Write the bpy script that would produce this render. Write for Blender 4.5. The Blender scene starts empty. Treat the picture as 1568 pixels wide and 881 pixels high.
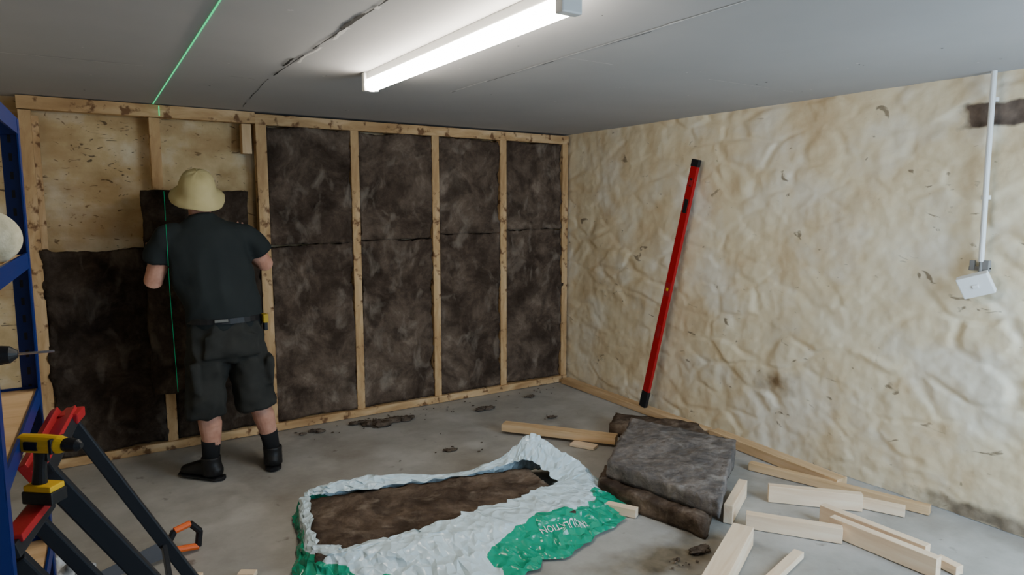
import bpy, bmesh, math, random
from mathutils import Vector, Matrix, noise
from mathutils.bvhtree import BVHTree
random.seed(7)
S=bpy.context.scene; COL=S.collection
V=Vector

# ------------------------------------------------------------------ materials
def mat(name, base=(.5,.5,.5), rough=.7, metal=0, emit=None, estr=0, spec=.3):
    m=bpy.data.materials.new(name); m.use_nodes=True
    b=m.node_tree.nodes['Principled BSDF']
    b.inputs['Base Color'].default_value=(*base,1); b.inputs['Roughness'].default_value=rough
    b.inputs['Metallic'].default_value=metal; b.inputs['Specular IOR Level'].default_value=spec
    if emit: b.inputs['Emission Color'].default_value=(*emit,1); b.inputs['Emission Strength'].default_value=estr
    return m
def nodes(m): return m.node_tree.nodes, m.node_tree.links, m.node_tree.nodes['Principled BSDF']
def noisemat(name, stops, scale=5, detail=8, dist=0, stretch=(1,1,1), rough=.8, bump=.3, bscale=None, bdist=.01, spec=.2, roughness=.55, coord='Object'):
    m=mat(name,rough=rough,spec=spec); N,L,b=nodes(m)
    tc=N.new('ShaderNodeTexCoord'); mp=N.new('ShaderNodeMapping'); mp.inputs['Scale'].default_value=stretch
    L.new(tc.outputs[coord],mp.inputs['Vector'])
    n=N.new('ShaderNodeTexNoise'); n.inputs['Scale'].default_value=scale; n.inputs['Detail'].default_value=detail
    n.inputs['Distortion'].default_value=dist; n.inputs['Roughness'].default_value=roughness
    L.new(mp.outputs[0],n.inputs['Vector'])
    r=N.new('ShaderNodeValToRGB'); e=r.color_ramp.elements
    while len(e)<len(stops): e.new(.5)
    for i,(p,c) in enumerate(stops): e[i].position=p; e[i].color=(*c,1)
    L.new(n.outputs['Fac'],r.inputs['Fac']); L.new(r.outputs['Color'],b.inputs['Base Color'])
    if bump:
        n2=N.new('ShaderNodeTexNoise'); n2.inputs['Scale'].default_value=bscale or scale*3; n2.inputs['Detail'].default_value=8
        n2.inputs['Distortion'].default_value=dist; L.new(mp.outputs[0],n2.inputs['Vector'])
        bp=N.new('ShaderNodeBump'); bp.inputs['Strength'].default_value=bump; bp.inputs['Distance'].default_value=bdist
        L.new(n2.outputs['Fac'],bp.inputs['Height']); L.new(bp.outputs[0],b.inputs['Normal'])
    return m
def overlay(m, color, scale, lo, hi, detail=6, coord='Object', dist=0, stretch=(1,1,1), amount=1):
    """mix a second noise-masked tint over the base colour"""
    N,L,b=nodes(m); src=b.inputs['Base Color'].links[0].from_socket
    tc=N.new('ShaderNodeTexCoord'); mp=N.new('ShaderNodeMapping'); mp.inputs['Scale'].default_value=stretch
    mp.inputs['Location'].default_value=(3.1+scale,7.7,1.3)
    L.new(tc.outputs[coord],mp.inputs[0])
    n=N.new('ShaderNodeTexNoise'); n.inputs['Scale'].default_value=scale; n.inputs['Detail'].default_value=detail; n.inputs['Distortion'].default_value=dist
    L.new(mp.outputs[0],n.inputs['Vector'])
    mr=N.new('ShaderNodeMapRange'); mr.inputs['From Min'].default_value=lo; mr.inputs['From Max'].default_value=hi; mr.inputs['To Max'].default_value=amount
    L.new(n.outputs['Fac'],mr.inputs['Value'])
    mx=N.new('ShaderNodeMix'); mx.data_type='RGBA'; mx.inputs[7].default_value=(*color,1)
    L.new(mr.outputs[0],mx.inputs[0]); L.new(src,mx.inputs[6]); L.new(mx.outputs[2],b.inputs['Base Color'])
    return m
def patch(m, centre, half, color, warp=.12, wscale=9, soft=.12):
    """bare / stained area of the surface around a world-space centre with a ragged edge"""
    N,L,b=nodes(m); src=b.inputs['Base Color'].links[0].from_socket
    tc=N.new('ShaderNodeTexCoord')
    sub=N.new('ShaderNodeVectorMath'); sub.operation='SUBTRACT'; sub.inputs[1].default_value=centre; L.new(tc.outputs['Object'],sub.inputs[0])
    dv=N.new('ShaderNodeVectorMath'); dv.operation='DIVIDE'; dv.inputs[1].default_value=half; L.new(sub.outputs[0],dv.inputs[0])
    ab=N.new('ShaderNodeVectorMath'); ab.operation='ABSOLUTE'; L.new(dv.outputs[0],ab.inputs[0])
    sp=N.new('ShaderNodeSeparateXYZ'); L.new(ab.outputs[0],sp.inputs[0])
    mxx=N.new('ShaderNodeMath'); mxx.operation='SMOOTH_MAX'; mxx.inputs[2].default_value=.5; L.new(sp.outputs[1],mxx.inputs[0]); L.new(sp.outputs[2 if half[2]<.9 else 0],mxx.inputs[1])
    n=N.new('ShaderNodeTexNoise'); n.inputs['Scale'].default_value=wscale; n.inputs['Detail'].default_value=8; L.new(tc.outputs['Object'],n.inputs['Vector'])
    ma=N.new('ShaderNodeMath'); ma.operation='MULTIPLY_ADD'; ma.inputs[1].default_value=warp*12; L.new(n.outputs['Fac'],ma.inputs[0]); L.new(mxx.outputs[0],ma.inputs[2])
    mr=N.new('ShaderNodeMapRange'); mr.inputs['From Min'].default_value=1+warp*6+soft; mr.inputs['From Max'].default_value=1+warp*6-soft
    L.new(ma.outputs[0],mr.inputs['Value'])
    n2=N.new('ShaderNodeTexNoise'); n2.inputs['Scale'].default_value=14; n2.inputs['Detail'].default_value=8; L.new(tc.outputs['Object'],n2.inputs['Vector'])
    r=N.new('ShaderNodeValToRGB'); r.color_ramp.elements[0].position=.3; r.color_ramp.elements[0].color=(*[c*.55 for c in color],1); r.color_ramp.elements[1].position=.7; r.color_ramp.elements[1].color=(*[c*1.4 for c in color],1)
    L.new(n2.outputs['Fac'],r.inputs['Fac'])
    mx=N.new('ShaderNodeMix'); mx.data_type='RGBA'; L.new(r.outputs[0],mx.inputs[7])
    L.new(mr.outputs[0],mx.inputs[0]); L.new(src,mx.inputs[6]); L.new(mx.outputs[2],b.inputs['Base Color'])

M_wall=noisemat('cream_painted_stone',[(.3,(.66,.50,.30)),(.5,(.79,.66,.44)),(.7,(.84,.74,.54))],scale=2.6,detail=12,rough=.85,bump=.45,bscale=24,bdist=.006,roughness=.62)
overlay(M_wall,(.62,.42,.22),5,.56,.80,amount=.4)
overlay(M_wall,(.86,.81,.69),3.0,.50,.66,detail=10,amount=.65)
overlay(M_wall,(.20,.15,.10),8,.67,.72,dist=1.0,amount=.8,stretch=(1,1,1.8))
overlay(M_wall,(.44,.37,.28),2.0,.60,.76,detail=12,amount=.34)
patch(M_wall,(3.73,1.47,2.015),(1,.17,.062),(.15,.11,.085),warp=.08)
patch(M_wall,(3.73,2.62,.46),(1,.10,.055),(.34,.24,.14),warp=.16,soft=.6)
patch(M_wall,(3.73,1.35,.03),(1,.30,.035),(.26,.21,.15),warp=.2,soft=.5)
M_walll=noisemat('cream_painted_stone_side',[(.3,(.5,.40,.27)),(.7,(.72,.64,.5))],scale=1.8,detail=10,rough=.85,bump=.35,bscale=30)
M_wallb=noisemat('ochre_painted_stone',[(.3,(.44,.29,.13)),(.5,(.64,.47,.25)),(.68,(.78,.67,.48))],scale=4,detail=10,rough=.85,bump=.6,bscale=22,bdist=.008)
overlay(M_wallb,(.05,.03,.02),8,.65,.70,dist=3,detail=2,stretch=(1,1,2.2),amount=.8)
overlay(M_wallb,(.40,.23,.09),2.2,.48,.64,stretch=(.6,1,2.4),amount=.6)
M_ceil=noisemat('grey_plasterboard',[(.3,(.41,.40,.40)),(.7,(.46,.45,.45))],scale=1.2,detail=4,rough=.8,bump=.05)
M_floor=noisemat('concrete_floor',[(.3,(.27,.25,.22)),(.5,(.38,.36,.325)),(.7,(.49,.47,.435))],scale=1.6,detail=14,rough=.5,bump=.3,bscale=30,bdist=.004,spec=.45,roughness=.68)
overlay(M_floor,(.17,.13,.09),1.7,.53,.75,detail=10,amount=.6)
overlay(M_floor,(.62,.60,.56),3.7,.55,.72,detail=12,amount=.4)
overlay(M_floor,(.10,.075,.055),10,.66,.73,detail=8,amount=.6)
patch(M_floor,(2.15,2.02,0),(.3,.12,1),(.17,.135,.09),warp=.12,soft=.6)
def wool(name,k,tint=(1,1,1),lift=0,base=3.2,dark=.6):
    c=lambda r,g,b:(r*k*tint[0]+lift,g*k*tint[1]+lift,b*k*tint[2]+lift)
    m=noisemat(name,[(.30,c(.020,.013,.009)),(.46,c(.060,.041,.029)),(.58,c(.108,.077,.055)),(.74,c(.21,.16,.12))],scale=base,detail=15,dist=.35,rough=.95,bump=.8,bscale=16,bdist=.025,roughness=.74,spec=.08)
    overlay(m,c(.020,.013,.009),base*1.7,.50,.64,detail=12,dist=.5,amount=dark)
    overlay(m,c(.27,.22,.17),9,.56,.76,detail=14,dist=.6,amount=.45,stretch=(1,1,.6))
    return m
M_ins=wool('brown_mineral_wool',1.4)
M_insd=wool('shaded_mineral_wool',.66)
M_insg=wool('daylit_mineral_wool',1.35,(1,1.10,1.25),.062,base=8,dark=.6)  # daylight on the stack's top slab put into the colour as greyer, bluer wool
M_stud=noisemat('stud_timber',[(.3,(.38,.21,.09)),(.5,(.56,.35,.165)),(.7,(.72,.50,.28))],scale=9,detail=8,dist=.6,stretch=(.35,1.5,1.5),rough=.75,bump=.3)
overlay(M_stud,(.20,.10,.045),16,.58,.66)
M_pine=noisemat('pale_pine',[(.3,(.76,.53,.34)),(.55,(.86,.67,.47)),(.75,(.92,.77,.58))],scale=6,detail=6,dist=.6,stretch=(.25,3,3),rough=.6,bump=.1)
M_pine2=noisemat('old_pine',[(.3,(.50,.31,.15)),(.55,(.66,.45,.25)),(.75,(.74,.55,.35))],scale=6,detail=6,dist=.6,stretch=(.25,3,3),rough=.7,bump=.15)
M_black=mat('black_plastic',(.012,.012,.014),.45)
M_white=mat('white_plastic',(.78,.78,.76),.4)
M_red=mat('red_paint',(.42,.008,.012),.35)
M_redp=mat('red_plastic',(.36,.015,.02),.45)
M_blue=mat('blue_powder_coat',(.006,.020,.14),.4)
M_yel=mat('yellow_plastic',(.70,.42,.02),.4)
M_or=mat('orange_plastic',(.75,.13,.02),.45)
M_steel=mat('steel',(.55,.55,.57),.3,metal=1)
M_shirt=noisemat('charcoal_jersey',[(.3,(.018,.022,.023)),(.7,(.028,.033,.033))],scale=3,rough=.9,bump=.15,bscale=300,bdist=.001,spec=.15)
M_short=noisemat('dark_canvas',[(.3,(.024,.025,.023)),(.7,(.042,.042,.038))],scale=6,rough=.9,bump=.2,bscale=250,bdist=.001,spec=.15)
M_skin=noisemat('skin',[(.35,(.46,.22,.15)),(.65,(.60,.33,.24))],scale=14,rough=.55,bump=.05)
M_hat=noisemat('khaki_cotton',[(.3,(.48,.39,.18)),(.7,(.60,.51,.27))],scale=5,rough=.9,bump=.2,bscale=200,bdist=.001)
M_hair=mat('brown_hair',(.06,.035,.02),.7)
M_sock=mat('black_sock',(.012,.012,.013),.95)
M_boot=mat('black_boot',(.012,.011,.011),.5)
M_eye=mat('eye_white',(.7,.7,.68),.2); M_lip=mat('lip',(.4,.15,.12),.5)
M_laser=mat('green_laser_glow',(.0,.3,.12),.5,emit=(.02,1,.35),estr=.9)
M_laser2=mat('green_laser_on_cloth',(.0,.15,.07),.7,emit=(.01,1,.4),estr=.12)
M_tube=mat('lit_diffuser',(.9,.9,.85),.5,emit=(1,.93,.80),estr=52)
M_dark=mat('dark_gap',(.02,.017,.015),.9)
M_fill=mat('joint_filler',(.66,.64,.62),.8)
M_rag=noisemat('grey_rag',[(.4,(.10,.10,.10)),(.6,(.5,.5,.5))],scale=14,rough=.95,bump=.4)
M_debris=noisemat('wool_debris',[(.3,(.04,.028,.02)),(.7,(.18,.135,.10))],scale=20,rough=.95,bump=.8)

# ------------------------------------------------------------------ helpers
def obj(name, bm, m=None, parent=None, smooth=False, mats=None):
    me=bpy.data.meshes.new(name); bm.to_mesh(me); bm.free()
    o=bpy.data.objects.new(name,me); COL.objects.link(o)
    for mm in (mats or [m]):
        if mm: me.materials.append(mm)
    if parent: o.parent=parent
    if smooth:
        for p in me.polygons: p.use_smooth=True
    return o
def empty(name, loc=(0,0,0)):
    e=bpy.data.objects.new(name,None); e.location=loc; COL.objects.link(e); return e
def box(bm, c, s, rot=None, mi=0, bev=0):
    r=bmesh.ops.create_cube(bm,size=1); vs=r['verts']
    M=Matrix.Translation(V(c))@(rot.to_4x4() if rot else Matrix())@Matrix.Diagonal((*s,1))
    bmesh.ops.transform(bm,matrix=M,verts=vs)
    fs=set(f for v in vs for f in v.link_faces)
    for f in fs: f.material_index=mi
    if bev:
        es=list(set(e for v in vs for e in v.link_edges))
        rr=bmesh.ops.bevel(bm,geom=es,offset=bev,segments=2,affect='EDGES',profile=.6)
        for f in rr['faces']: f.material_index=mi
def tube(bm, pts, rad, seg=14, side=(1,0,0), mi=0, cap=True):
    pts=[V(p) for p in pts]; rings=[]
    for i,p in enumerate(pts):
        d=(pts[min(i+1,len(pts)-1)]-pts[max(i-1,0)]).normalized()
        s=V(side); s=(s-d*s.dot(d))
        if s.length<1e-3: s=V((0,1,0))-d*d.y
        s.normalize(); t=d.cross(s)
        r=rad[i] if isinstance(rad,(list,tuple)) else rad
        rx,ry=r if isinstance(r,(list,tuple)) else (r,r)
        rings.append([bm.verts.new(p+s*rx*math.cos(a)+t*ry*math.sin(a)) for a in [2*math.pi*k/seg for k in range(seg)]])
    fs=[]
    for i in range(len(rings)-1):
        for k in range(seg):
            fs.append(bm.faces.new((rings[i][k],rings[i][(k+1)%seg],rings[i+1][(k+1)%seg],rings[i+1][k])))
    if cap:
        fs.append(bm.faces.new(rings[0][::-1])); fs.append(bm.faces.new(rings[-1]))
    for f in fs: f.material_index=mi
def ball(bm, c, r, mi=0, u=16, v=10):
    rr=r if isinstance(r,(list,tuple)) else (r,r,r)
    x=bmesh.ops.create_uvsphere(bm,u_segments=u,v_segments=v,radius=1)
    bmesh.ops.transform(bm,matrix=Matrix.Translation(V(c))@Matrix.Diagonal((*rr,1)),verts=x['verts'])
    for f in set(f for w in x['verts'] for f in w.link_faces): f.material_index=mi
def remesh(o, vox, smooth=3, disp=None):
    md=o.modifiers.new('r','REMESH'); md.mode='VOXEL'; md.voxel_size=vox
    if smooth:
        sm=o.modifiers.new('s','SMOOTH'); sm.iterations=smooth; sm.factor=.5
    dg=bpy.context.evaluated_depsgraph_get(); dg.update()
    me=bpy.data.meshes.new_from_object(o.evaluated_get(dg)); o.modifiers.clear()
    mats=[m for m in o.data.materials]; o.data=me
    me.materials.clear()
    for m in mats: me.materials.append(m)
    if disp:
        ns=[v.normal.copy() for v in me.vertices]
        for v,n in zip(me.vertices,ns): v.co+=n*disp(v.co)
    for p in me.polygons: p.use_smooth=True; p.material_index=0
    return o
def board(name, p0, p1, w, h, z0=0, m=None, parent=None, z1=None):
    """timber length along local X, resting with its underside at z0"""
    p0=V((p0[0],p0[1],z0+h/2)); p1=V((p1[0],p1[1],(z0 if z1 is None else z1)+h/2)); d=p1-p0
    bm=bmesh.new(); box(bm,(0,0,0),(d.length,w,h),bev=.0025)
    o=obj(name,bm,m); o.location=(p0+p1)/2
    X=d.normalized(); Y=V((0,0,1)).cross(X).normalized(); Zx=X.cross(Y)
    o.rotation_euler=Matrix((X,Y,Zx)).transposed().to_euler()
    if parent: o.parent=parent
    return o
def slab(name, quad, z0, z1, m, amp=.012, res=.03, parent=None, seed=0):
    """mineral wool batt on a plan quad (a,b,c,d) ; subdivided and roughened"""
    a,b,c,d=[V((q[0],q[1],0)) for q in quad]
    nu=max(4,int((b-a).length/res)); nv=max(4,int((c-b).length/res)); nz=max(3,int((z1-z0)/res))
    bm=bmesh.new(); vd={}
    def P(i,j,k):
        key=(i,j,k)
        if key not in vd:
            u,v,t=i/nu,j/nv,k/nz
            p=a.lerp(b,u).lerp(d.lerp(c,u),v); p.z=z0+(z1-z0)*t
            vd[key]=bm.verts.new(p)
        return vd[key]
    def q(*k):
        bm.faces.new([P(*x) for x in k])
    for i in range(nu):
        for j in range(nv):
            q((i,j,nz),(i+1,j,nz),(i+1,j+1,nz),(i,j+1,nz)); q((i,j,0),(i,j+1,0),(i+1,j+1,0),(i+1,j,0))
    for i in range(nu):
        for k in range(nz):
            q((i,0,k),(i+1,0,k),(i+1,0,k+1),(i,0,k+1)); q((i,nv,k),(i,nv,k+1),(i+1,nv,k+1),(i+1,nv,k))
    for j in range(nv):
        for k in range(nz):
            q((0,j,k),(0,j,k+1),(0,j+1,k+1),(0,j+1,k)); q((nu,j,k),(nu,j+1,k),(nu,j+1,k+1),(nu,j,k+1))
    bmesh.ops.recalc_face_normals(bm,faces=bm.faces); bm.normal_update()
    sd=V((seed*3.7,seed*1.3,seed*5.1))
    for v in list(bm.verts):
        p=v.co+sd
        n=noise.fractal(p*6,1,2,4)*amp+noise.fractal(p*25,1,2,3)*amp*.45
        v.co+=v.normal*n
        if v.co.z<z0: v.co.z=z0
    return obj(name,bm,m,parent,smooth=True)
def wallgrid(name, o, du, dv, nu, nv, nrm, fn, m):
    bm=bmesh.new(); o=V(o);du=V(du);dv=V(dv);nrm=V(nrm)
    g=[[None]*(nv+1) for _ in range(nu+1)]
    for i in range(nu+1):
        for j in range(nv+1):
            p=o+du*(i/nu)+dv*(j/nv); g[i][j]=bm.verts.new(p+nrm*fn(p))
    for i in range(nu):
        for j in range(nv):
            bm.faces.new((g[i][j],g[i+1][j],g[i+1][j+1],g[i][j+1]))
    return obj(name,bm,m,smooth=True)
def stone(p):
    q=V((p.x*3.2,p.y*3.2,p.z*5.6)); w=noise.noise_vector(q*.6)*.40+noise.noise_vector(q*2.3)*.09; q=q+w
    d,pts=noise.voronoi(q); e=min(1,(d[1]-d[0])*4.2); e=e*e*(3-2*e)
    c=pts[0]; hs_=noise.cell(c*31.7); tl=noise.cell_vector(c*17.3)-V((.5,.5,.5))
    face=.007*(hs_-.5)+.022*tl.dot(q-c)
    k=max(.30,min(1,.62+1.2*noise.noise(p*1.1+V((9,2,4)))))
    return (.015*e+face*e)*k+.010*noise.noise(p*1.7)+.0065*noise.fractal(p*9,.95,2,5)

# ------------------------------------------------------------------ room shell
H=2.21
wallgrid('wall_right',(3.73,4.95,0),(0,-6.2,0),(0,0,H),520,200,(-1,0,0),stone,M_wall)
wallgrid('wall_back',(-.8,4.92,0),(4.6,0,0),(0,0,H),240,120,(0,-1,0),stone,M_wallb)
wallgrid('wall_left',(-.72,-1.2,0),(0,6.15,0),(0,0,H),160,60,(1,0,0),stone,M_walll)
def flr(p):
    return .004*noise.noise(p*1.1)+.0015*noise.noise(p*6)
wallgrid('floor',(-1,-1.4,-.004),(5,0,0),(0,6.5,0),130,160,(0,0,1),flr,M_floor)
bm=bmesh.new(); box(bm,(1.5,1.85,H+.03),(4.9,6.5,.06)); obj('ceiling',bm,M_ceil)
# ceiling board joints
bm=bmesh.new()
def rough_line(bm,p0,p1,w,z,mi,amp=.006,n=60,gap=0):
    p0=V(p0);p1=V(p1);d=(p1-p0);s=V((-d.y,d.x,0)).normalized(); prev=None
    for i in range(n+1):
        p=p0+d*i/n; off=noise.noise(p*5+V((mi*4,0,0)))*amp; ww=w*(.5+abs(noise.noise(p*9+V((1,mi,3))))*1.6)
        if gap and noise.noise(p*3.3+V((0,5,mi)))<gap-.5: prev=None; continue
        a=bm.verts.new((p.x+s.x*(off-ww/2),p.y+s.y*(off-ww/2),z)); b=bm.verts.new((p.x+s.x*(off+ww/2),p.y+s.y*(off+ww/2),z))
        if prev:
            f=bm.faces.new((prev[0],prev[1],b,a)); f.material_index=mi
        prev=(a,b)
rough_line(bm,(.85,.2,0),(.86,3.6,0),.007,H-.002,1,gap=.2,n=140)
rough_line(bm,(.865,2.1,0),(.875,3.2,0),.016,H-.0025,0,amp=.02,gap=.4,n=90)
rough_line(bm,(.85,2.2,0),(.84,3.2,0),.016,H-.0022,1,amp=.02,gap=.62,n=90)
rough_line(bm,(1.79,.2,0),(1.80,3.4,0),.010,H-.002,0,gap=.25,n=120)
rough_line(bm,(1.805,.2,0),(1.81,3.4,0),.004,H-.0022,1,gap=.5)
rough_line(bm,(-.6,3.57,0),(.31,3.54,0),.008,H-.002,0)
rough_line(bm,(.31,3.54,0),(.86,3.6,0),.003,H-.002,1,gap=.45)
rough_line(bm,(.86,3.6,0),(.95,4.6,0),.004,H-.002,1,gap=.4)
rough_line(bm,(1.8,2.36,0),(3.6,2.36,0),.004,H-.002,0,gap=.5)
for k in range(46):
    x=random.choice([.1,.62,1.1,1.55,2.05,2.5,3.0,3.4])+random.uniform(-.03,.03); y=random.choice([1.4,1.8,2.3,2.8,3.3,3.9,4.4])+random.uniform(-.05,.05)
    r=bmesh.ops.create_circle(bm,cap_ends=True,segments=8,radius=random.uniform(.003,.006)); bmesh.ops.translate(bm,verts=r['verts'],vec=(x,y,H-.002))
    mm_=random.choice([0,0,1])
    for v in r['verts']:
        for f in v.link_faces: f.material_index=mm_
obj('trim_ceiling_joints',bm,mats=[M_fill,M_dark])

# ------------------------------------------------------------------ stud frame
fr=empty('timber_stud_frame',(0,0,0)); YF=4.78
def stud(n,x,w,z0,z1,m=M_stud,y0=YF,dep=.07):
    bm=bmesh.new(); box(bm,(0,0,0),(z1-z0,w,dep),bev=.002)
    o=obj(n,bm,m,fr); o.location=(x,y0+dep/2,(z0+z1)/2)
    o.rotation_euler=Matrix(((0,1,0),(0,0,1),(1,0,0))).to_euler(); return o
ZB=.055; ZT=2.125
SX=[-.195,.46,1.095,1.745,2.395,3.02,3.665]
for i,x in enumerate(SX): stud('stud_%d'%(i+1),x,.07 if i==2 else .06,ZB,ZT)
board('top_plate_left',(-.23,YF+.035),(1.06,YF+.035),.07,.075,z0=2.13,m=M_stud,parent=fr)
board('top_plate_right',(1.06,YF+.035),(3.70,YF+.035),.07,.07,z0=2.125,m=M_stud,parent=fr)
board('bottom_plate',(-.23,YF+.03),(3.69,YF+.03),.09,.055,m=M_stud,parent=fr)
stud('packer',1.005,.06,1.93,2.125,M_pine2,YF+.01)
stud('wall_post',-.15,.035,1.3,2.1,M_stud,YF+.05,.03)

# insulation in the bays
def bay(x0,x1,z0,z1,m,seed,y=4.795):
    return slab('insulation_slab',[(x0,y),(x1,y),(x1,y+.06),(x0,y+.06)],z0,z1,m,amp=.024,res=.022,seed=seed)
j=[1.31,1.33,1.36,1.385]
for i in range(4):
    x0=SX[2+i]+.033; x1=SX[3+i]-.031
    bay(x0,x1,.06,j[i]-.002,M_ins,i+1); bay(x0,x1,j[i]+.002,2.118,M_ins,i+11)
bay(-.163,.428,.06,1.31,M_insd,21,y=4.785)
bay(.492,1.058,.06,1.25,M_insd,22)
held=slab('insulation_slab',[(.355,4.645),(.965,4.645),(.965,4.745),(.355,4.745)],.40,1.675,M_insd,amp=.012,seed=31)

# ------------------------------------------------------------------ fluorescent fitting
ft=empty('fluorescent_batten_light',(0,0,0))
bm=bmesh.new(); box(bm,(1.235,2.375,H-.0175),(.05,1.58,.035),bev=.004); obj('housing',bm,M_white,ft)
bm=bmesh.new(); prof=[(-.024,.0),(-.036,-.026),(-.027,-.046),(-.010,-.054),(.010,-.054),(.027,-.046),(.036,-.026),(.024,0)]
ra=[bm.verts.new((1.235+x,1.62,H-.034+z)) for x,z in prof]; rb=[bm.verts.new((1.235+x,3.13,H-.034+z)) for x,z in prof]
for i in range(8): bm.faces.new((ra[i],ra[(i+1)%8],rb[(i+1)%8],rb[i]))
bm.faces.new(ra);bm.faces.new(rb[::-1]); obj('diffuser',bm,M_tube,ft)
bm=bmesh.new()
for y in (1.602,3.147): box(bm,(1.235,y,H-.044),(.074,.036,.086),bev=.006)
obj('end_caps',bm,M_white,ft)

# ------------------------------------------------------------------ spirit level leaning on right wall
lv=empty('box_beam_spirit_level',(0,0,0))
p0=V((3.595,3.68,.048)); p1=V((3.666,3.285,1.905)); d=(p1-p0); Ln=d.length; X=d.normalized()
nrm=V((-1,0,0)); nrm=(nrm-X*nrm.dot(X)).normalized(); Y=nrm.cross(X)
Mx=Matrix.Translation(p0)@Matrix((X,Y,nrm)).transposed().to_4x4()
bm=bmesh.new()
def lb(s0,s1,w,t,mi,off=0): box(bm,((s0+s1)/2,0,off),(s1-s0,w,t),mi=mi,bev=.002)
lb(.02,Ln-.02,.060,.026,0); lb(0,.13,.064,.030,1); lb(Ln-.05,Ln,.064,.030,1)
lb(Ln*.5-.05,Ln*.5+.05,.054,.029,2); lb(Ln*.80,Ln*.80+.10,.036,.029,1); lb(Ln*.95-.09,Ln*.95-.05,.036,.029,2); lb(Ln*.3,Ln*.3+.10,.03,.029,2)
lb(Ln*.5-.012,Ln*.5+.012,.02,.031,3); lb(Ln*.9,Ln*.93,.02,.0285,1)
bm.transform(Mx); obj('beam',bm,parent=lv,mats=[M_red,M_black,M_redp,M_yel])

# ------------------------------------------------------------------ conduit and dangling switch
cd=empty('conduit_and_socket_box',(0,0,0))
bm=bmesh.new(); tube(bm,[(3.68,1.50,H),(3.68,1.497,1.8),(3.68,1.49,1.31)],.0125,12)
for z in (2.08,1.62): box(bm,(3.695,1.498,z),(.03,.034,.02),bev=.003)
obj('conduit',bm,M_white,cd,smooth=False)
M_grey=mat('grey_plastic',(.22,.21,.20),.5)
bm=bmesh.new(); tube(bm,[(3.68,1.49,1.31),(3.675,1.49,1.27),(3.67,1.495,1.24)],.008,8)
box(bm,(3.69,1.47,1.295),(.03,.030,.045),bev=.003); box(bm,(3.69,1.53,1.29),(.02,.022,.05),bev=.003); box(bm,(3.695,1.50,1.275),(.02,.09,.02),bev=.003); obj('bracket',bm,M_grey,cd)
bm=bmesh.new(); R0=Matrix.Rotation(math.radians(-16),3,'X')@Matrix.Rotation(math.radians(-25),3,'Y')@Matrix.Rotation(math.radians(10),3,'Z')
box(bm,(3.645,1.49,1.200),(.040,.135,.11),rot=R0,bev=.005); c=V((3.645,1.49,1.200))+R0@V((-.022,0,0)); box(bm,c,(.008,.026,.018),rot=R0,bev=.002)
obj('socket_box',bm,M_white,cd)

# ------------------------------------------------------------------ stack of slabs + timbers on floor
slab('insulation_slab_stack',[(2.38,2.70),(3.04,3.22),(3.27,2.55),(2.50,2.03)],.094,.180,M_insg,amp=.011,res=.018,seed=41)
slab('insulation_slab',[(2.31,2.70),(3.02,3.22),(3.25,2.58),(2.43,2.05)],0,.090,M_ins,amp=.018,res=.018,seed=42)
slab('insulation_offcut',[(3.02,3.42),(3.24,3.60),(3.54,3.10),(3.38,2.80)],.01,.085,M_ins,amp=.013,seed=43)
P=M_pine
board('wall_plate_timber',(3.64,4.72),(3.60,3.05),.09,.045,m=M_pine2)
board('timber_length',(3.60,3.0),(3.53,2.03),.09,.06,m=M_pine2)
board('timber_length',(3.34,2.50),(3.61,1.60),.05,.045,m=M_pine2)
board('timber_length',(2.45,3.88),(2.93,3.24),.09,.05,m=M_pine2,z0=.02)
board('timber_offcut',(2.70,3.42),(2.78,3.27),.08,.018,m=P)
board('timber_offcut',(3.05,2.16),(3.36,1.82),.045,.09,m=P)
board('timber_offcut',(3.37,1.90),(3.48,1.66),.045,.05,m=P)
board('timber_offcut',(2.70,2.03),(2.95,1.68),.045,.075,m=P)
board('timber_offcut',(2.65,2.10),(2.98,2.27),.045,.095,m=P)
board('timber_offcut',(1.95,1.64),(2.55,1.93),.095,.09,m=P)
board('timber_offcut',(2.27,1.62),(2.66,1.71),.045,.03,m=P)
board('timber_offcut',(2.99,1.76),(3.0,1.28),.045,.09,m=P)
board('timber_offcut',(3.07,1.86),(3.075,1.36),.045,.09,m=P)
board('timber_offcut',(3.12,1.34),(3.10,1.24),.045,.04,m=P)
board('timber_offcut',(2.22,2.58),(2.32,2.40),.045,.045,m=P)
board('timber_offcut',(.30,3.02),(.36,2.98),.04,.02,m=P)
board('timber_offcut',(.50,2.92),(.56,2.88),.04,.02,m=P)

# ------------------------------------------------------------------ opened pack of insulation
pk=empty('opened_insulation_pack',(0,0,0))
P0=V((.90,3.30,0)); U=V((.978,-.208,0)); W=V((-.208,-.978,0))
def sw(s,w,z=0): return P0+U*s+W*w+V((0,0,z))
slab('slab_in_pack',[sw(0,0),sw(1.22,0),sw(1.22,.6),sw(0,.6)],.008,.097,M_ins,amp=.015,res=.02,parent=pk,seed=51)
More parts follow.
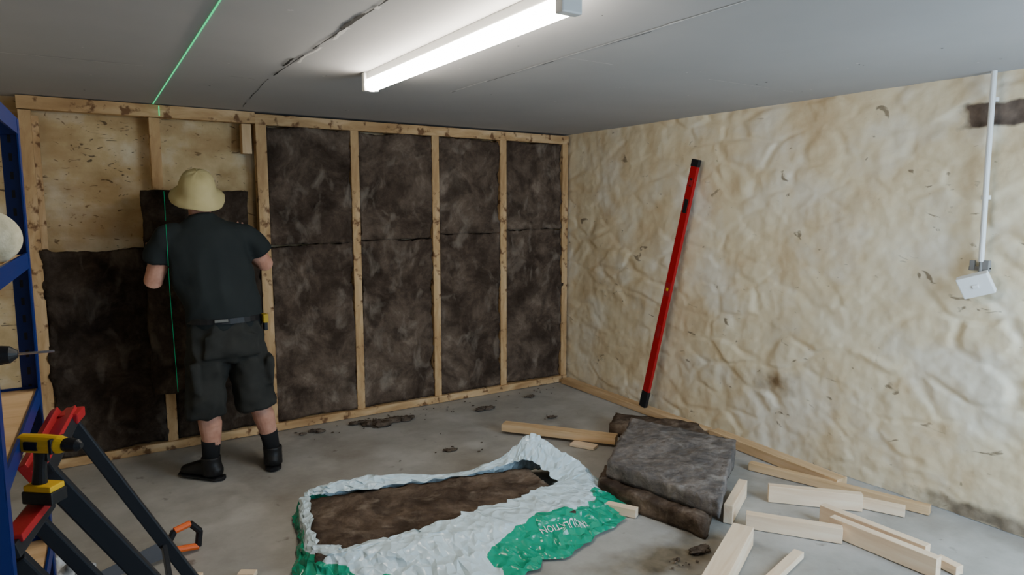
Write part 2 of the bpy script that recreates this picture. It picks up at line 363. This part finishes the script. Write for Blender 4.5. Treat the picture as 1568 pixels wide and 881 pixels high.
# stations: outer floor (s,w) | rim over slab edge (s,w,z) | inner free edge (s,w,z)
ST=[((-.04,-.05),(-.02,-.03,.105),(.02,.015,.105)),((.10,-.06),(.10,-.04,.15),(.10,.00,.110)),((.35,-.08),(.35,-.05,.15),(.35,.012,.108)),((.8,-.08),(.8,-.03,.11),(.8,.012,.105)),
 ((1.1,-.10),(1.1,-.05,.17),(1.08,.02,.13)),((1.28,-.15),(1.26,-.05,.27),(1.18,.05,.15)),((1.48,-.10),(1.38,.02,.20),(1.26,.10,.11)),((1.60,.10),(1.50,.14,.11),(1.30,.2,.06)),
 ((1.68,.30),(1.46,.30,.07),(1.27,.27,.09)),((1.58,.52),(1.38,.44,.08),(1.12,.34,.115)),((1.3,.72),(1.18,.59,.10),(1.0,.40,.115)),((.98,.86),(.88,.63,.10),(.76,.45,.115)),
 ((.72,.98),(.66,.64,.10),(.58,.50,.118)),((.42,.92),(.42,.63,.10),(.36,.56,.108)),((.13,.76),(.12,.62,.10),(.13,.57,.105)),((-.06,.60),(-.02,.52,.10),(.02,.51,.105)),((-.07,.2),(-.03,.2,.10),(.015,.2,.100))]
gr=[.8,.6,.12,.0,.0,.2,.4,.45,.7,.85,.92,.9,.20,.0,.50,.85,.7]
def cr(a,b,c,d,t): return [.5*((2*b[i])+(-a[i]+c[i])*t+(2*a[i]-5*b[i]+4*c[i]-d[i])*t*t+(-a[i]+3*b[i]-3*c[i]+d[i])*t**3) for i in range(len(a))]
rnd=random.Random(5)
n=len(ST); NP=9; MC=13; bm=bmesh.new(); rings=[]; lay=bm.verts.layers.float.new('band')
for s in range(n):
    for k in range(NP):
        t=k/NP; idx=[(s-1)%n,s,(s+1)%n,(s+2)%n]
        o=cr(*[ST[i][0] for i in idx],t); e=cr(*[ST[i][1] for i in idx],t); q=cr(*[ST[i][2] for i in idx],t)
        g=gr[s]*(1-t)+gr[(s+1)%n]*t
        A=sw(o[0],o[1],.004); B=sw(e[0],e[1],e[2]); Cc=sw(q[0],q[1],q[2])
        jag=.06*noise.noise(A*6)+.05*noise.noise(A*17); A=A+(A-sw(.7,.3)).normalized()*jag
        jg=.040*noise.noise(Cc*8+V((5,0,0)))+.035*noise.noise(Cc*22); ci=(sw(.6,.28,Cc.z)-Cc); ci=ci.normalized() if ci.length>0 else ci
        Cc=Cc+ci*jg
        mid=sw(o[0]*.36+e[0]*.64,o[1]*.36+e[1]*.64,e[2]*.22)
        row=[]
        for m_ in range(MC+1):
            c=m_/MC+(rnd.uniform(-.35,.35)/MC if 0<m_<MC else 0)
            if c<.60:
                x=c/.60; p=A*(1-x)**2+mid*2*x*(1-x)+B*x*x; amp_=.048*math.sin(math.pi*min(1,x*.8+.12))
            else:
                x=(c-.60)/.40; p=B.lerp(Cc,x); amp_=.020
            w2=(.5-abs(noise.noise(p*10+V((0,0,7)))))*1.3*max(0,noise.noise(p*5)+.5)+rnd.uniform(-.3,.3)
            p=p+V((rnd.uniform(-1,1)*.009,rnd.uniform(-1,1)*.009,abs(w2)*amp_+.003))
            if c<.25: p.z=min(p.z,.04)
            v=bm.verts.new((p.x,p.y,max(p.z,.003))); v[lay]=(g*.66-c)*6+.35+noise.noise(p*9)*2.0
            row.append(v)
        rings.append(row)
NR=len(rings)
for i in range(NR):
    for m_ in range(MC):
        a,b_,c_,d_=rings[i][m_],rings[(i+1)%NR][m_],rings[(i+1)%NR][m_+1],rings[i][m_+1]
        if rnd.random()<.5: bm.faces.new((a,b_,c_)); bm.faces.new((a,c_,d_))
        else: bm.faces.new((a,b_,d_)); bm.faces.new((b_,c_,d_))
M_bag=mat('polythene_white_green',(.8,.85,.85),.20,spec=.5); N,L,b=nodes(M_bag)
at=N.new('ShaderNodeAttribute'); at.attribute_name='band'; rp=N.new('ShaderNodeValToRGB')
rp.color_ramp.elements[0].position=.48; rp.color_ramp.elements[0].color=(.60,.71,.74,1); rp.color_ramp.elements[1].position=.52; rp.color_ramp.elements[1].color=(.01,.30,.17,1)
L.new(at.outputs['Fac'],rp.inputs[0]); L.new(rp.outputs[0],b.inputs['Base Color'])
nn=N.new('ShaderNodeTexVoronoi'); nn.inputs['Scale'].default_value=13; nn.feature='F1'
tcb=N.new('ShaderNodeTexCoord'); nz_=N.new('ShaderNodeTexNoise'); nz_.inputs['Scale'].default_value=6
L.new(tcb.outputs['Object'],nz_.inputs['Vector']); mxv=N.new('ShaderNodeMix'); mxv.data_type='RGBA'; mxv.inputs[0].default_value=.35
L.new(tcb.outputs['Object'],mxv.inputs[6]); L.new(nz_.outputs['Color'],mxv.inputs[7]); L.new(mxv.outputs[2],nn.inputs['Vector'])
bp=N.new('ShaderNodeBump'); bp.inputs['Strength'].default_value=.7; bp.inputs['Distance'].default_value=.025
L.new(nn.outputs['Distance'],bp.inputs['Height']); L.new(bp.outputs[0],b.inputs['Normal'])
wrapper=obj('plastic_wrapper',bm,M_bag,pk,smooth=False)
sd=wrapper.modifiers.new('b','SUBSURF'); sd.subdivision_type='SIMPLE'; sd.levels=1; sd.render_levels=1
sm=wrapper.modifiers.new('s','SMOOTH'); sm.factor=.30; sm.iterations=1
sd=wrapper.modifiers.new('t','SOLIDIFY'); sd.thickness=.001

# ------------------------------------------------------------------ loose wool debris
def debris(name,spots,crumbs):
    bm=bmesh.new()
    for x,y,r in spots:
        for k in range(3):
            a=bmesh.ops.create_icosphere(bm,subdivisions=3,radius=1); cx=x+random.uniform(-r,r); cy=y+random.uniform(-r,r)*.4
            for v in a['verts']:
                d=1+.9*noise.noise(v.co*1.9+V((cx*9,cy*9,k)))
                v.co=V((cx+v.co.x*d*r*.8,cy+v.co.y*d*r*.5,max(.001,.006+v.co.z*d*r*.26)))
    for x,y in crumbs:
        r=random.uniform(.003,.010); a=bmesh.ops.create_icosphere(bm,subdivisions=1,radius=1)
        for v in a['verts']: v.co=V((x+v.co.x*r*random.uniform(.7,1.6),y+v.co.y*r,.002+max(0,v.co.z*r*.6)))
    obj(name,bm,M_debris,smooth=True)
debris('mineral_wool_debris',[(1.36,4.60,.04),(1.66,4.60,.05),(1.76,4.54,.07),(1.86,4.50,.08),(1.98,4.52,.06),(2.6,4.42,.05),(3.1,4.5,.03),(1.24,4.6,.02)],
  [(random.uniform(1.15,3.5),4.69-abs(random.gauss(0,.12))) for k in range(60)])
debris('mineral_wool_debris',[(1.97,3.76,.03)],[(random.gauss(1.9,.2),random.gauss(3.8,.12)) for k in range(8)])
debris('mineral_wool_debris',[(2.30,1.98,.05)],[(random.uniform(2.1,2.4),random.uniform(1.93,2.0)) for k in range(14)])
debris('mineral_wool_debris',[(2.95,3.95,.03)],[(random.gauss(2.95,.1),random.gauss(3.95,.08)) for k in range(6)])

# ------------------------------------------------------------------ blue shelving
sh=empty('blue_steel_shelving_unit'); c0=V((-.15,1.6,0)); Rz=Matrix.Rotation(math.radians(-2.2),3,'Z')
sh.location=c0-Rz@c0+V((.004,0,0)); sh.rotation_euler=(0,0,math.radians(-2.2))
bm=bmesh.new()
for x in (-.15,-.56):
    for y in (1.60,2.42):
        sx=-1 if x>-.3 else 1; sy=1 if y<2 else -1
        box(bm,(x+sx*.022,y,.91),(.044,.004,1.82)); box(bm,(x,y+sy*.022,.91),(.004,.044,1.82))
        for k in range(34):
            z=.05+k*.052
            box(bm,(x+sx*.024,y-sy*.0005,z),(.008,.0055,.022),mi=1)
for z in (1.80,1.42,1.02,.55,.15):
    for x in (-.152,-.558): box(bm,(x,2.01,z),(.006,.82,.045)); 
    for y in (1.604,2.416): box(bm,(-.355,y,z),(.41,.006,.045))
obj('frame',bm,parent=sh,mats=[M_blue,M_black])
bm=bmesh.new()
for z in (1.43,1.03,.56,.16): box(bm,(-.355,2.01,z),(.395,.80,.012))
obj('shelf_boards',bm,M_pine2,sh)
bm=bmesh.new(); bc=V((-.168,2.0,1.436+.064)); ball(bm,bc,(.064,.064,.064),u=32,v=20)
for v in bm.verts: v.co+= (v.co-bc)*.04*noise.noise(v.co*30)
tube(bm,[bc+V((0,0,.054)),bc+V((0,0,.071))],[.012,.008],10)
obj('foam_ball',bm,noisemat('off_white_foam',[(.4,(.52,.46,.31)),(.6,(.70,.63,.46))],scale=20),smooth=True)

def drill(loc, rot, body=M_yel, sc=1, bit=True):
    e=empty('cordless_drill',loc)
    bm=bmesh.new()
    tube(bm,[(-.09,0,.20),(-.085,0,.20),(-.02,0,.20),(.05,0,.20),(.07,0,.20)],[.02,.031,.032,.030,.024],18,side=(0,1,0),mi=0)
    tube(bm,[(.07,0,.20),(.085,0,.20),(.115,0,.20),(.13,0,.20)],[.022,.024,.020,.008],16,side=(0,1,0),mi=1)
    if bit: tube(bm,[(.13,0,.20),(.20,0,.20)],.003,8,side=(0,1,0),mi=2)
    tube(bm,[(-.02,0,.18),(-.028,0,.12),(-.035,0,.06)],[(.017,.024),(.016,.021),(.019,.026)],14,side=(0,1,0),mi=1)
    box(bm,(-.02,0,.022),(.11,.07,.044),mi=1,bev=.006); box(bm,(-.02,0,.052),(.10,.062,.022),mi=0,bev=.005)
    box(bm,(.0,0,.155),(.014,.012,.03),mi=1,bev=.003)
    box(bm,(-.03,0,.20),(.05,.066,.03),mi=1,bev=.004); box(bm,(.04,0,.20),(.012,.064,.05),mi=1,bev=.004)
    obj('drill_body',bm,parent=e,mats=[body,M_black,M_steel],smooth=False); e.rotation_euler=rot; e.scale=(sc,)*3; return e
drill((-.255,1.90,1.037),(0,0,math.radians(-6)),mat('teal_plastic',(.02,.10,.14),.4))
drill((-.086,1.85,.887),(0,0,math.radians(-40)),sc=.70,bit=False)

# ------------------------------------------------------------------ folding sawhorse (red / black)
sa=empty('folding_trestle',(0,0,0)); bm=bmesh.new()
def bar(p,q,w,t,mi=0,hint=(0,1,0)):
    p=V(p);q=V(q);d=q-p;X=d.normalized();Yv=V(hint);Yv=(Yv-X*Yv.dot(X)).normalized();Zv=X.cross(Yv)
    box(bm,(p+q)/2,(d.length,w,t),rot=Matrix((X,Yv,Zv)).transposed(),mi=mi,bev=min(w,t)*.15)
bar((-.10,2.0,.91),(.44,2.02,.0),.035,.052); bar((-.045,2.36,.935),(.43,2.36,.0),.030,.038)
bar((-.105,1.98,.92),(-.045,2.38,.945),.05,.035); bar((-.130,1.975,.915),(-.068,2.37,.95),.022,.065,1)
bar((-.115,1.97,.938),(-.050,2.37,.966),.050,.012,1); bar((-.050,2.30,.955),(-.030,2.39,.955),.05,.03,1)
bar((.17,2.01,.45),(.18,2.36,.48),.015,.015); bar((.33,2.01,.18),(.32,2.36,.2),.015,.015)
# front folded frame
bar((-.155,1.72,.82),(.30,1.80,.0),.036,.050); bar((-.12,1.90,.83),(.36,1.93,.0),.030,.034)
bar((-.165,1.70,.845),(-.105,1.92,.86),.05,.035,0); bar((-.155,1.72,.866),(-.098,1.92,.874),.045,.018,1); bar((-.02,1.74,.58),(.0,1.92,.58),.015,.015)
bar((.10,1.78,.36),(.12,1.93,.38),.015,.015)
obj('frames',bm,parent=sa,mats=[mat('black_steel',(.016,.018,.022),.4),M_redp])

# hand saw on floor, rag
hs=empty('hand_saw',(.33,3.24,.0)); hs.rotation_euler=(0,0,math.radians(195))
bm=bmesh.new()
pts=[(0,0),(.10,.02),(.13,.06),(.10,.11),(.03,.12),(-.01,.07)]
for i in range(6):
    a=pts[i];b_=pts[(i+1)%6]; tube(bm,[(a[0]-.06,0,a[1]+.02),(b_[0]-.06,0,b_[1]+.02)],.015,10,side=(0,1,0),mi=0 if i in(0,1,3) else 1)
vs=[bm.verts.new(v) for v in [(.05,-.001,.02),(.05,-.001,.11),(.36,-.001,.06),(.36,-.001,.015)]]; f=bm.faces.new(vs); f.material_index=2
vs=[bm.verts.new(v) for v in [(.05,.001,.02),(.36,.001,.015),(.36,.001,.06),(.05,.001,.11)]]; f=bm.faces.new(vs); f.material_index=2
obj('saw',bm,parent=hs,mats=[M_or,M_black,mat('dull_blade',(.12,.12,.13),.5,metal=.6)])
bm=bmesh.new(); a=bmesh.ops.create_icosphere(bm,subdivisions=5,radius=1)
for v in a['verts']:
    d=1+.5*noise.noise(v.co*2.2)+.25*abs(noise.noise(v.co*6)); v.co=V((-.15+v.co.x*.10*d,2.90+v.co.y*.12*d,max(.0,.14+v.co.z*.14*d)))
obj('crumpled_rag',bm,M_rag,smooth=True)

# ------------------------------------------------------------------ the man
man=empty('man',(0,0,0))
def fold(a,sc): return lambda p: a*(.5-abs(noise.noise(V((p.x*sc,p.y*sc,p.z*sc*.55))))*2)+a*.5*noise.noise(p*sc*2)
# T-shirt
bm=bmesh.new()
tube(bm,[(.70,4.12,.885),(.70,4.12,.93),(.69,4.13,1.02),(.665,4.14,1.14),(.645,4.155,1.26),(.63,4.165,1.34),(.622,4.175,1.41),(.615,4.185,1.465),(.612,4.195,1.505),(.610,4.20,1.53)],
 [(.195,.13),(.202,.138),(.205,.137),(.213,.137),(.222,.138),(.228,.137),(.222,.128),(.155,.10),(.085,.078),(.068,.066)],28)
for sgn,pts in ((-1,[(.50,4.175,1.42),(.43,4.18,1.40),(.395,4.19,1.34),(.375,4.20,1.265)]),(1,[(.74,4.175,1.42),(.83,4.18,1.405),(.885,4.185,1.36),(.925,4.195,1.30)])):
    tube(bm,pts,[.075,.078,.076,.076],18,side=(0,1,0))
o=obj('t_shirt',bm,M_shirt,man); shirt=remesh(o,.011,6,fold(.015,6))
# shorts
bm=bmesh.new()
tube(bm,[(.70,4.12,.955),(.70,4.12,.90),(.70,4.12,.84),(.70,4.12,.76),(.70,4.12,.70)],[(.190,.128),(.198,.14),(.205,.15),(.205,.148),(.16,.12)],28)
tube(bm,[(.61,4.12,.84),(.595,4.12,.70),(.575,4.115,.55),(.562,4.11,.385)],[(.11,.13),(.108,.125),(.104,.115),(.112,.115)],20)
tube(bm,[(.79,4.12,.84),(.805,4.12,.70),(.83,4.11,.55),(.85,4.10,.395)],[(.11,.13),(.108,.125),(.104,.112),(.108,.112)],20)
# cargo + back pockets
box(bm,(.505,4.06,.62),(.04,.13,.17)); box(bm,(.915,4.06,.62),(.035,.13,.17))
box(bm,(.62,3.985,.80),(.12,.02,.13)); box(bm,(.80,3.985,.80),(.12,.02,.13))
o=obj('shorts',bm,M_short,man); shorts=remesh(o,.011,4,fold(.021,8))
bm=bmesh.new(); tube(bm,[(.70,4.12,.925),(.70,4.12,.955)],[(.207,.148),(.203,.143)],32); box(bm,(.655,3.972,.945),(.07,.006,.014),mi=1)
box(bm,(.905,4.05,.93),(.03,.06,.05),mi=2,bev=.006); box(bm,(.905,4.045,.885),(.02,.04,.05),mi=0,bev=.004)
obj('belt_and_tape',bm,parent=man,mats=[M_black,mat('belt_label',(.16,.16,.145),.6),mat('tape_yellow',(.45,.30,.02),.5)])
# skin : neck, head, arms, hands, calves in one continuous remeshed surface
bm=bmesh.new()
tube(bm,[(.612,4.195,1.46),(.610,4.205,1.53),(.607,4.215,1.59)],[.062,.060,.060],18)
hc=V((.605,4.235,1.655))
ball(bm,hc+V((0,-.012,.012)),(.076,.092,.100),u=24,v=16); ball(bm,hc+V((0,.025,-.045)),(.060,.068,.070),u=20,v=12)
ball(bm,hc+V((0,.072,-.090)),(.026,.022,.020)); 
tube(bm,[hc+V((0,.080,.02)),hc+V((0,.102,-.022)),hc+V((0,.088,-.034))],[(.008,.008),(.014,.013),(.010,.006)],10)
ball(bm,hc+V((0,.078,.026)),(.05,.014,.009)); ball(bm,hc+V((0,.086,-.058)),(.022,.010,.008))
for sx in (-1,1): ball(bm,hc+V((sx*.078,-.008,-.005)),(.010,.020,.030))
LA=dict(sh=V((.43,4.18,1.40)),el=V((.352,4.215,1.165)),wr=V((.40,4.475,1.20)),n=-1)
RA=dict(sh=V((.83,4.18,1.40)),el=V((.955,4.215,1.24)),wr=V((.91,4.475,1.30)),n=1)
for A in (LA,RA):
    sh_,el,wr_,s=A['sh'],A['el'],A['wr'],A['n']
    tube(bm,[sh_,sh_.lerp(el,.5),sh_.lerp(el,.85),el+V((0,-.004,-.004)),el.lerp(wr_,.12),el.lerp(wr_,.35),el.lerp(wr_,.7),wr_,wr_+V((0,.03,.012))],
         [.058,.056,.050,.048,.050,.048,.036,(.030,.022),(.033,.020)],16,side=(1,0,0))
    pc=wr_+V((0,.03,.012))
    palm=[pc,pc+V((0,.05,.030)),pc+V((-s*.004,.085,.075)),pc+V((-s*.006,.098,.105))]
    tube(bm,palm,[(.033,.018),(.042,.018),(.044,.015),(.040,.012)],16,side=(1,0,0))
    base=palm[3]
    for i,(dx,l,spr) in enumerate(((-.030,.068,-.010),(-.010,.078,-.003),(.011,.072,.004),(.030,.056,.012))):
        dx*=s; spr*=s
        b0=V((base.x+dx,base.y-.002,base.z-.012)); b1=b0+V((spr*.5,.010,l*.45)); b2=b1+V((spr*.3,.013,l*.32)); b3=b2+V((spr*.2,.006,l*.23))
        b3.y=min(b3.y,4.637); tube(bm,[b0,b1,b2,b3],[.0095,.009,.008,.0065],10)
    t0=palm[1]+V((-s*.030,0,.0)); t1=t0+V((-s*.028,.020,.026)); t2=t1+V((-s*.012,.016,.028)); tube(bm,[t0-V((-s*.015,0,0)),t0,t1,t2],[.013,.013,.011,.0085],10)
tube(bm,[(.575,4.115,.50),(.578,4.115,.42),(.590,4.105,.33),(.592,4.105,.22),(.585,4.115,.13)],[.062,.059,.064,.050,.038],18)
tube(bm,[(.840,4.105,.50),(.858,4.10,.42),(.885,4.09,.33),(.908,4.09,.22),(.925,4.10,.13)],[.060,.057,.062,.048,.038],18)
# torso and thighs under the clothes keep the figure one continuous surface
tube(bm,[(.70,4.12,.72),(.70,4.12,.90),(.675,4.14,1.10),(.64,4.16,1.30),(.622,4.178,1.40),(.613,4.19,1.47)],[(.14,.09),(.16,.10),(.165,.10),(.175,.10),(.17,.085),(.09,.065)],24)
tube(bm,[(.61,4.12,.80),(.595,4.12,.65),(.575,4.115,.48)],[.080,.075,.062],18); tube(bm,[(.79,4.12,.80),(.81,4.12,.65),(.840,4.105,.48)],[.080,.075,.060],18)
o=obj('body',bm,M_skin,man); remesh(o,.0045,3)
# face details + hair
bm=bmesh.new()
for sx in (-1,1): ball(bm,hc+V((sx*.030,.072,.006)),(.012,.012,.009))
obj('eyes',bm,M_eye,man,smooth=True)
bm=bmesh.new()
for sx in (-1,1): ball(bm,hc+V((sx*.030,.0835,.006)),(.005,.003,.005)); ball(bm,hc+V((sx*.030,.088,.026)),(.018,.006,.004))
ball(bm,hc+V((0,-.022,.004)),(.080,.090,.098),u=24,v=16)
o=obj('hair',bm,M_hair,man,smooth=True)
bm=bmesh.new(); ball(bm,hc+V((0,.094,-.058)),(.020,.005,.005)); obj('lips',bm,M_lip,man,smooth=True)
# bucket hat
bm=bmesh.new(); prof=[(.001,.128),(.030,.126),(.055,.119),(.078,.105),(.093,.082),(.102,.050),(.107,.022),(.112,.006),(.132,-.014),(.156,-.032),(.154,-.036),(.130,-.019),(.108,.0),(.100,.02)]
rg=[]
for r_,z_ in prof:
    row=[]
    for k in range(48):
        a=2*math.pi*k/48; w=(1+.06*noise.noise(V((math.cos(a)*1.5,math.sin(a)*1.5,z_*8)))) ; zz=z_+(.009*math.sin(3*a+1) if r_>.12 else 0)
        row.append(bm.verts.new((r_*w*math.cos(a)*.94,r_*w*math.sin(a)*1.05,zz+.007*noise.noise(V((math.cos(a)*3,math.sin(a)*3,z_*20))))))
    rg.append(row)
for i in range(len(rg)-1):
    for k in range(48): bm.faces.new((rg[i][k],rg[i+1][k],rg[i+1][(k+1)%48],rg[i][(k+1)%48]))
bm.faces.new(rg[0])
o=obj('bucket_hat',bm,M_hat,man,smooth=True); o.location=(.606,4.222,1.660); o.rotation_euler=(math.radians(30),math.radians(-3),0)
# socks & boots
bm=bmesh.new()
tube(bm,[(.590,4.107,.235),(.587,4.108,.19),(.585,4.115,.11)],[.054,.050,.045],18); tube(bm,[(.905,4.092,.235),(.914,4.094,.19),(.926,4.10,.11)],[.053,.049,.045],18)
obj('socks',bm,M_sock,man,smooth=True)
for nm,an,di in (('boot_left',V((.585,4.115,0)),V((-.62,.78,0))),('boot_right',V((.928,4.10,0)),V((.22,.97,0)))):
    di.normalize(); sd_=V((di.y,-di.x,0)); bm=bmesh.new()
    tube(bm,[an+V((0,0,.135)),an+V((0,0,.10)),an+V((0,0,.06))-di*.01,an+V((0,0,.028))-di*.012],[.056,.054,.054,.056],18,side=sd_)
    tube(bm,[an-di*.068+V((0,0,.045)),an-di*.05+V((0,0,.05)),an+di*.02+V((0,0,.062)),an+di*.09+V((0,0,.055)),an+di*.15+V((0,0,.043)),an+di*.195+V((0,0,.034)),an+di*.21+V((0,0,.03))],
      [(.022,.020),(.042,.040),(.048,.052),(.051,.044),(.054,.034),(.040,.026),(.018,.014)],18,side=sd_)
    o=obj(nm,bm,M_boot,man); remesh(o,.006,4)
    bm=bmesh.new()
    tube(bm,[an-di*.084+V((0,0,.012)),an-di*.06+V((0,0,.012)),an+di*.02+V((0,0,.012)),an+di*.1+V((0,0,.012)),an+di*.16+V((0,0,.012)),an+di*.21+V((0,0,.012)),an+di*.226+V((0,0,.012))],
      [(.02,.012),(.046,.012),(.048,.012),(.054,.012),(.057,.012),(.042,.012),(.014,.012)],18,side=sd_)
    obj(nm+'_sole',bm,M_black,man)

# ------------------------------------------------------------------ green laser light imitated by thin glowing tubes laid on the surfaces
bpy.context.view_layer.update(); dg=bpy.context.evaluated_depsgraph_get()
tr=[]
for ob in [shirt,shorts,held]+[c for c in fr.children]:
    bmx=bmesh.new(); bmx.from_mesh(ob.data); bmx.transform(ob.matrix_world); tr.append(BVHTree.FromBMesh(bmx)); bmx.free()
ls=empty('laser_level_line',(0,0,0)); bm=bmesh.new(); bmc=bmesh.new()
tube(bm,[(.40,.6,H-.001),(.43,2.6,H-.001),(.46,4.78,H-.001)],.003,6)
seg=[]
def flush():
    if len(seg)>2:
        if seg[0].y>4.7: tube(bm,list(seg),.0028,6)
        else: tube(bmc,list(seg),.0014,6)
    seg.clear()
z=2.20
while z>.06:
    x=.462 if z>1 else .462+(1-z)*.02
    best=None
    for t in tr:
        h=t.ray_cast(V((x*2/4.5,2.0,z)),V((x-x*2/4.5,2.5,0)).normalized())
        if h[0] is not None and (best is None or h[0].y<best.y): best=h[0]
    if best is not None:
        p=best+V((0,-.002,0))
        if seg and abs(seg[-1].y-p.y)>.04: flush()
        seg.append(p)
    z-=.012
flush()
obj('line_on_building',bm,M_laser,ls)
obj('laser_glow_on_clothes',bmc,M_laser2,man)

# ------------------------------------------------------------------ printed lettering lying on the wrapper
bpy.context.view_layer.update(); dg=bpy.context.evaluated_depsgraph_get()
wt=BVHTree.FromObject(wrapper,dg)
def lettering(txt,start,direc,size,m):
    c=bpy.data.curves.new('lettering','FONT'); c.body=txt; c.size=size; c.resolution_u=2
    t=bpy.data.objects.new('lettering',c); COL.objects.link(t); bpy.context.view_layer.update()
    me=bpy.data.meshes.new_from_object(t.evaluated_get(bpy.context.evaluated_depsgraph_get())); bpy.data.objects.remove(t)
    b2=bmesh.new(); b2.from_mesh(me); bmesh.ops.triangulate(b2,faces=b2.faces); bmesh.ops.subdivide_edges(b2,edges=b2.edges,cuts=1)
    X=V(direc).normalized(); Y=V((-X.y,X.x,0))
    for v in b2.verts:
        q=V(start)+X*v.co.x+Y*v.co.y
        h=wt.ray_cast(V((q.x,q.y,.6)),V((0,0,-1)))
        v.co=V((q.x,q.y,(h[0].z if h[0] else 0)+.004))
    obj('printed_lettering',b2,m,pk)
lettering('INSULATION',(2.00,2.43,0),(-1,.04,0),.046,M_white)

# ------------------------------------------------------------------ light
w=bpy.data.worlds.new('sky'); S.world=w; w.use_nodes=True
w.node_tree.nodes['Background'].inputs[0].default_value=(.55,.73,1,1); w.node_tree.nodes['Background'].inputs[1].default_value=.5
def area(n,loc,tgt,sx,sy,e,c):
    l=bpy.data.lights.new(n,'AREA'); l.shape='RECTANGLE'; l.size=sx; l.size_y=sy; l.energy=e; l.color=c
    o=bpy.data.objects.new(n,l); o.location=loc; o.rotation_euler=(V(tgt)-V(loc)).to_track_quat('-Z','Y').to_euler(); COL.objects.link(o)
area('daylight_from_doorway',(3.0,-.4,1.25),(3.1,1.7,.0),1.2,1.8,92,(.58,.78,1))

# ------------------------------------------------------------------ camera
cdat=bpy.data.cameras.new('camera'); cam=bpy.data.objects.new('camera',cdat); COL.objects.link(cam)
cdat.sensor_width=36; cdat.lens=36*1030/1568; cdat.clip_start=.05
pt=math.atan(122/1030); cam.location=(0,0,1.57); cam.rotation_euler=(math.pi/2-pt,0,-math.radians(33))
S.camera=cam
